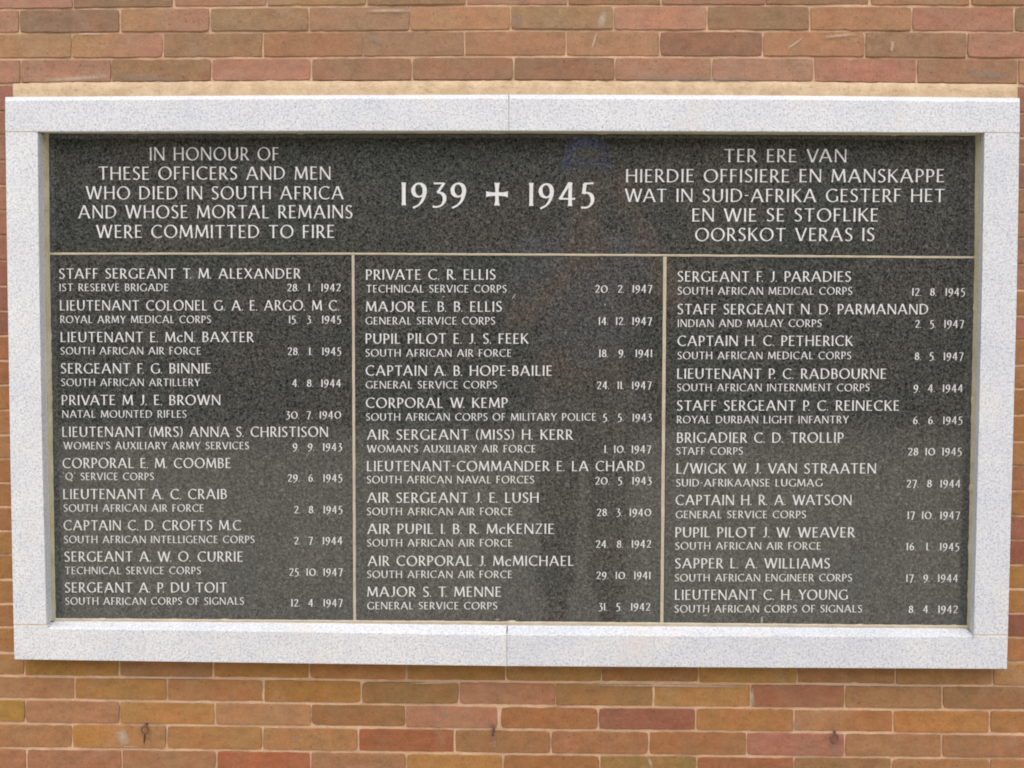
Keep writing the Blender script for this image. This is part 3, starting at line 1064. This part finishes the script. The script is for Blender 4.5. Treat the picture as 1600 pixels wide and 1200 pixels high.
ROLLS = [
    (tab1, [
        ('STAFF SERGEANT T. M. ALEXANDER', 92.8, 469.4, 435.3, '1ST RESERVE BRIGADE', 93.1, 263.1, 454.7, '28. 1. 1942', 449, 532, 455),
        ('LIEUTENANT COLONEL G. A. E. ARGO. M C.', 93.8, 529.7, 485, 'ROYAL ARMY MEDICAL CORPS', 94.4, 329.4, 504.7, '15. 3. 1945', 451.6, 532.5, 505),
        ('LIEUTENANT E. McN. BAXTER', 95, 396, 534.4, 'SOUTH AFRICAN AIR FORCE', 95, 313.8, 553.8, '28. 1. 1945', 449.7, 532.8, 554.7),
        ('SERGEANT F. G. BINNIE', 95.3, 329.4, 583.4, 'SOUTH AFRICAN ARTILLERY', 96, 312.5, 603.1, '4. 8. 1944', 456.9, 532.8, 604.4),
        ('PRIVATE M J. E. BROWN', 96.6, 344.4, 632.8, 'NATAL MOUNTED RIFLES', 97.5, 291.3, 652.5, '30. 7. 1940', 446.9, 532.8, 654),
        ('LIEUTENANT (MRS) ANNA S. CHRISTISON', 97.5, 512.5, 682.5, "WOMEN'S AUXILIARY ARMY SERVICES", 99.7, 388.8, 701.9, '9. 9. 1943', 457.8, 534, 704),
        ('CORPORAL E. M. COOMBE', 98.1, 360.6, 731.3, '"Q" SERVICE CORPS', 98.1, 240.3, 750, '29. 6. 1945', 449.7, 534.4, 752.5),
        ('LIEUTENANT A. C. CRAIB', 99, 354.4, 779.7, 'SOUTH AFRICAN AIR FORCE', 99.7, 318.4, 799.4, '2. 8. 1945', 460, 534.7, 801.9),
        ('CAPTAIN C. D. CROFTS M.C', 99.7, 376.3, 828.4, 'SOUTH AFRICAN INTELLIGENCE CORPS', 100.3, 397.5, 848.4, '2. 7. 1944', 460, 535, 850.3),
        ('SERGEANT A. W. O. CURRIE', 101, 379.4, 877.2, 'TECHNICAL SERVICE CORPS', 101.9, 313.8, 896.9, '25. 10. 1947', 452.2, 535.3, 899.4),
        ('SERGEANT A. P. DU TOIT', 101.6, 354.4, 925.6, 'SOUTH AFRICAN CORPS OF SIGNALS', 102.5, 381, 944.7, '12. 4. 1947', 455.3, 535.3, 947.5)]),
    (tab2, [
        ('PRIVATE C. R. ELLIS', 571.9, 774, 436.9, 'TECHNICAL SERVICE CORPS', 572.5, 791.3, 456.9, '20. 2. 1947', 930.3, 1018.8, 457.2),
        ('MAJOR E. B. B. ELLIS', 571.9, 783.8, 486.9, 'GENERAL SERVICE CORPS', 571.3, 773.4, 506.9, '14. 12. 1947', 935.6, 1018.4, 507.5),
        ('PUPIL PILOT E. J. S. FEEK', 571.3, 825, 536.9, 'SOUTH AFRICAN AIR FORCE', 571.3, 799, 557.2, '18. 9. 1941', 936.3, 1018.8, 557.8),
        ('CAPTAIN A. B. HOPE-BAILIE', 571.6, 862.5, 586.9, 'GENERAL SERVICE CORPS', 571.6, 776.3, 606.9, '24. 11. 1947', 932.8, 1017.8, 607.8),
        ('CORPORAL W. KEMP', 571.9, 792.8, 637.2, 'SOUTH AFRICAN CORPS OF MILITARY POLICE', 571.9, 931.3, 657.2, '5. 5. 1943', 942.2, 1017.8, 658),
        ('AIR SERGEANT (MISS) H. KERR', 574, 894.7, 686.9, "WOMAN'S AUXILIARY AIR FORCE", 574, 836.9, 706.9, '1. 10. 1947', 944.4, 1017.2, 707.5),
        ('LIEUTENANT-COMMANDER E. LA CHARD', 573.4, 1006.9, 736, 'SOUTH AFRICAN NAVAL FORCES', 573.4, 834.4, 755, '20. 5. 1943', 930.3, 1017.5, 756.9),
        ('AIR SERGEANT J. E. LUSH', 574, 841.6, 785.3, 'SOUTH AFRICAN AIR FORCE', 573.4, 801, 804.7, '28. 3. 1940', 932.8, 1017.2, 806.3),
        ('AIR PUPIL I. B. R. McKENZIE', 574.4, 865.6, 834, 'SOUTH AFRICAN AIR FORCE', 573.8, 800.6, 853.8, '24. 8. 1942', 931.3, 1016.9, 855.6),
        ('AIR CORPORAL J. McMICHAEL', 575, 896, 884, 'SOUTH AFRICAN AIR FORCE', 573.8, 800, 903, '29. 10. 1941', 931.9, 1016.3, 904.7),
        ('MAJOR S. T. MENNE', 574, 782.8, 932.2, 'GENERAL SERVICE CORPS', 574, 776.6, 951.9, '31. 5. 1942', 935.3, 1015.6, 953.8)]),
    (tab3, [
        ('SERGEANT F. J. PARADIES', 1058.7, 1329, 440, 'SOUTH AFRICAN MEDICAL CORPS', 1059, 1331.2, 460.4, '12. 8. 1945', 1425.2, 1507.2, 462),
        ('STAFF SERGEANT N. D. PARMANAND', 1058.7, 1450.1, 491, 'INDIAN AND MALAY CORPS', 1059, 1283.4, 510.8, '2. 5. 1947', 1430, 1505.9, 512),
        ('CAPTAIN H. C. PETHERICK', 1058.7, 1331.9, 540.4, 'SOUTH AFRICAN MEDICAL CORPS', 1058.7, 1329.6, 561.2, '8. 5. 1947', 1429.4, 1505, 562.4),
        ('LIEUTENANT P. C. RADBOURNE', 1058, 1384.4, 591.8, 'SOUTH AFRICAN INTERNMENT CORPS', 1058, 1358.3, 611.2, '9. 4. 1944', 1427.5, 1504.3, 612.5),
        ('STAFF SERGEANT P. C. REINECKE', 1057.7, 1404.8, 641.5, 'ROYAL DURBAN LIGHT INFANTRY', 1057.7, 1325.8, 661.3, '6. 6. 1945', 1426.5, 1503.3, 662.5),
        ('BRIGADIER C. D. TROLLIP', 1057.7, 1317.5, 691.6, 'STAFF CORPS', 1056.8, 1160.4, 710.4, '28 10 1945', 1418.9, 1502, 711.3),
        ('L/WIGK W. J. VAN STRAATEN', 1056.8, 1368.5, 739.7, 'SUID-AFRIKAANSE LUGMAG', 1056.5, 1284.7, 760, '27. 8 1944', 1416.6, 1500.5, 761.4),
        ('CAPTAIN H. R. A. WATSON', 1055.8, 1330.3, 789, 'GENERAL SERVICE CORPS', 1055.8, 1258.9, 809.5, '17 10. 1947', 1418, 1499.5, 810.8),
        ('PUPIL PILOT J. W. WEAVER', 1055.2, 1335, 839.5, 'SOUTH AFRICAN AIR FORCE', 1055.2, 1282.4, 858.6, '16. 1. 1945', 1416.6, 1498.2, 859.9),
        ('SAPPER L. A. WILLIAMS', 1054.9, 1296.2, 887.9, 'SOUTH AFRICAN ENGINEER CORPS', 1054.5, 1330.9, 908.3, '17. 9. 1944', 1416, 1496.6, 909),
        ('LIEUTENANT C. H. YOUNG', 1054.5, 1324.2, 937, 'SOUTH AFRICAN CORPS OF SIGNALS', 1054.2, 1346.5, 956.8, '8. 4. 1942', 1420, 1496, 957.7)]),
]
for tab, rows in ROLLS:
    for (n, a, b, y, u, ua, ub, uy, d, da, db, dy) in rows:
        text_line('name_line', n, a, b, y, CAP_N, tab)
        text_line('unit_line', u, ua, ub, uy, CAP_U, tab, bold=0.98)
        text_line('date_line', d, da, db, dy, CAP_U, tab, mode='date', bold=1.08, space=0.5)

# specks of lime left on the polished faces
FLECK = mat_mortar('lime fleck', (168, 164, 158), (140, 136, 130), 0.2)


def fleck(tab, px, py, w, h, lean=0.0):
    n = 9
    pts = []
    for k in range(n):
        a = 2 * math.pi * k / n
        r = 0.5 * RNG.uniform(0.7, 1.15)
        x, y = w * r * math.cos(a), h * r * math.sin(a)
        pts.append(P(px + x + lean * y, py + y, SLAB - 0.0005))
    mesh_obj('lime_fleck', pts[::-1], [tuple(range(n))], FLECK, tab)


for a in ((tab2, 777.5, 968, 8, 2), (tab2, 945.5, 476, 3, 3), (tab2, 803, 463, 2, 8, -0.6), (tab2, 693, 463.5, 4, 2),
          (tab3, 1190.5, 969, 3, 13), (tab3, 1102, 961.5, 7, 1.5), (head_tab, 76.8, 353, 1.8, 6)):
    fleck(*a)

# ------------------------------------------------------------------ the person mirrored in the polished tablets
def plain(name, c, rough=0.8):
    t = NT(name)
    k = t.mix(t.ramp(t.noise(60, 3, 0.6), [(0.3, 0.0), (0.7, 1.0)]), tuple(v * 0.85 for v in c), tuple(min(1, v * 1.1) for v in c))
    return t.done(k, rough, 0.3)


def skinned(name, pts, edges, mat, parent, levels=2):
    """one continuous surface grown round a skeleton; pts = ((x, y, z), (rx, ry))"""
    off = parent_loc(parent)
    me = bpy.data.meshes.new(name)
    me.from_pydata([tuple(Vector(p) - off) for p, r in pts], edges, [])
    me.materials.append(mat)
    o = bpy.data.objects.new(name, me)
    COL.objects.link(o)
    o.parent = parent
    md = o.modifiers.new('Skin', 'SKIN')
    md.use_smooth_shade = True
    lay = me.skin_vertices[0] if me.skin_vertices else None
    if lay:
        for d, (p, r) in zip(lay.data, pts):
            d.radius = r
        lay.data[0].use_root = True
    sb = o.modifiers.new('Subdivision', 'SUBSURF')
    sb.levels = sb.render_levels = levels
    return o


PX, PY = 0.29, CAM_Y - 0.55
pz = lambda h: GROUND_Z + h
man = empty('person', (PX, PY, GROUND_Z), 'person in blue cap and grey shirt, one arm raised, mirrored in the dedication tablet', 'person')
man.scale = (1.37, 1.37, 1.37)
SKINM, SHIRT, TROU, CAPM, YEL = plain('skin', (0.62, 0.36, 0.28)), plain('blue grey shirt', (0.36, 0.40, 0.52)), plain('stone coloured trousers', (0.58, 0.50, 0.48)), plain('blue cap cloth', (0.14, 0.20, 0.60)), plain('yellow badge', (0.75, 0.60, 0.10))
B = lambda x, y, h: (PX + x, PY + y, pz(h))
body = [(B(0, 0, .98), (.15, .11)), (B(0, 0, 1.18), (.14, .10)), (B(0, 0, 1.38), (.17, .11)), (B(0, 0, 1.50), (.07, .065)), (B(0, .02, 1.58), (.06, .06)), (B(0, .04, 1.68), (.075, .09)), (B(0, .03, 1.79), (.07, .085)),
        (B(.19, 0, 1.44), (.055, .055)), (B(.35, .10, 1.25), (.045, .045)), (B(.16, .28, 1.54), (.035, .035)), (B(.12, .31, 1.61), (.035, .022)),
        (B(-.19, 0, 1.44), (.055, .055)), (B(-.26, .05, 1.16), (.045, .045)), (B(-.10, .27, 1.32), (.035, .035)), (B(-.05, .32, 1.36), (.035, .022)),
        (B(.09, 0, .92), (.09, .09)), (B(.10, .02, .50), (.06, .06)), (B(.10, -.02, .08), (.045, .045)), (B(.10, .14, .04), (.04, .03)),
        (B(-.09, 0, .92), (.09, .09)), (B(-.10, .02, .50), (.06, .06)), (B(-.10, -.02, .08), (.045, .045)), (B(-.10, .14, .04), (.04, .03))]
edges = [(0, 1), (1, 2), (2, 3), (3, 4), (4, 5), (5, 6), (2, 7), (7, 8), (8, 9), (9, 10), (2, 11), (11, 12), (12, 13), (13, 14), (0, 15), (15, 16), (16, 17), (17, 18), (0, 19), (19, 20), (20, 21), (21, 22)]
for side, hand in ((1, 10), (-1, 14)):
    hp = Vector(body[hand][0])
    for k, (dx, ln) in enumerate(((-.032, .05), (-.012, .065), (.010, .07), (.030, .062))):
        b = len(body)
        q = hp + Vector((dx, .02, .035))
        body += [(tuple(q), (.010, .010)), (tuple(q + Vector((dx * .2, .03, ln * .5))), (.009, .009)), (tuple(q + Vector((dx * .3, .06, ln * .45))), (.008, .008))]
        edges += [(hand, b), (b, b + 1), (b + 1, b + 2)]
    b = len(body)
    body += [(tuple(hp + Vector((-side * .045, .02, 0))), (.011, .011)), (tuple(hp + Vector((-side * .06, .05, .03))), (.009, .009))]
    edges += [(hand, b), (b, b + 1)]
skinned('body', body, edges, SKINM, man)
shirt = [(B(0, 0, .94), (.17, .125)), (B(0, 0, 1.18), (.165, .12)), (B(0, 0, 1.38), (.19, .125)), (B(0, 0, 1.49), (.085, .08)), (B(.19, 0, 1.44), (.075, .075)), (B(.28, .055, 1.34), (.068, .068)), (B(-.19, 0, 1.44), (.075, .075)), (B(-.235, .03, 1.26), (.068, .068))]
skinned('shirt', shirt, [(0, 1), (1, 2), (2, 3), (2, 4), (4, 5), (2, 6), (6, 7)], SHIRT, man)
tr_ = [(B(0, 0, .98), (.165, .12)), (B(.09, 0, .88), (.11, .11)), (B(.10, .02, .50), (.085, .085)), (B(.10, -.02, .10), (.075, .075)), (B(-.09, 0, .88), (.11, .11)), (B(-.10, .02, .50), (.085, .085)), (B(-.10, -.02, .10), (.075, .075))]
skinned('trousers', tr_, [(0, 1), (1, 2), (2, 3), (0, 4), (4, 5), (5, 6)], TROU, man)
cv, cf = [], []
for i in range(9):
    for k in range(24):
        a, e = 2 * math.pi * k / 24, (math.pi / 2) * i / 8.4
        cv.append(Vector(B(.095 * math.cos(e) * math.cos(a), .03 + .115 * math.cos(e) * math.sin(a), 1.755 + .115 * math.sin(e))))
for i in range(8):
    for k in range(24):
        cf.append((i * 24 + k, i * 24 + (k + 1) % 24, i * 24 + 24 + (k + 1) % 24, i * 24 + 24 + k))
cf.append(tuple(8 * 24 + k for k in range(24)))
cap = mesh_obj('cap', cv, cf, CAPM, man, True)
bv_, bf_ = [], []
for i in range(13):
    a = math.pi * (0.08 + 0.84 * i / 12)
    for rr, dz in ((1.0, 0), (1.75, -.02), (1.75, -.026), (1.0, -.006)):
        bv_.append(Vector(B(.095 * math.cos(a), .03 + .115 * rr * math.sin(a), 1.758 + dz)))
for i in range(12):
    for k in range(4):
        bf_.append((i * 4 + k, i * 4 + (k + 1) % 4, i * 4 + 4 + (k + 1) % 4, i * 4 + 4 + k))
mesh_obj('brim', bv_, bf_, CAPM, cap)
v, f = tube([B(-.05, .137, 1.79), B(0, .147, 1.795), B(.05, .137, 1.79)], .012, 8)
mesh_obj('badge', v, f, YEL, cap, True)
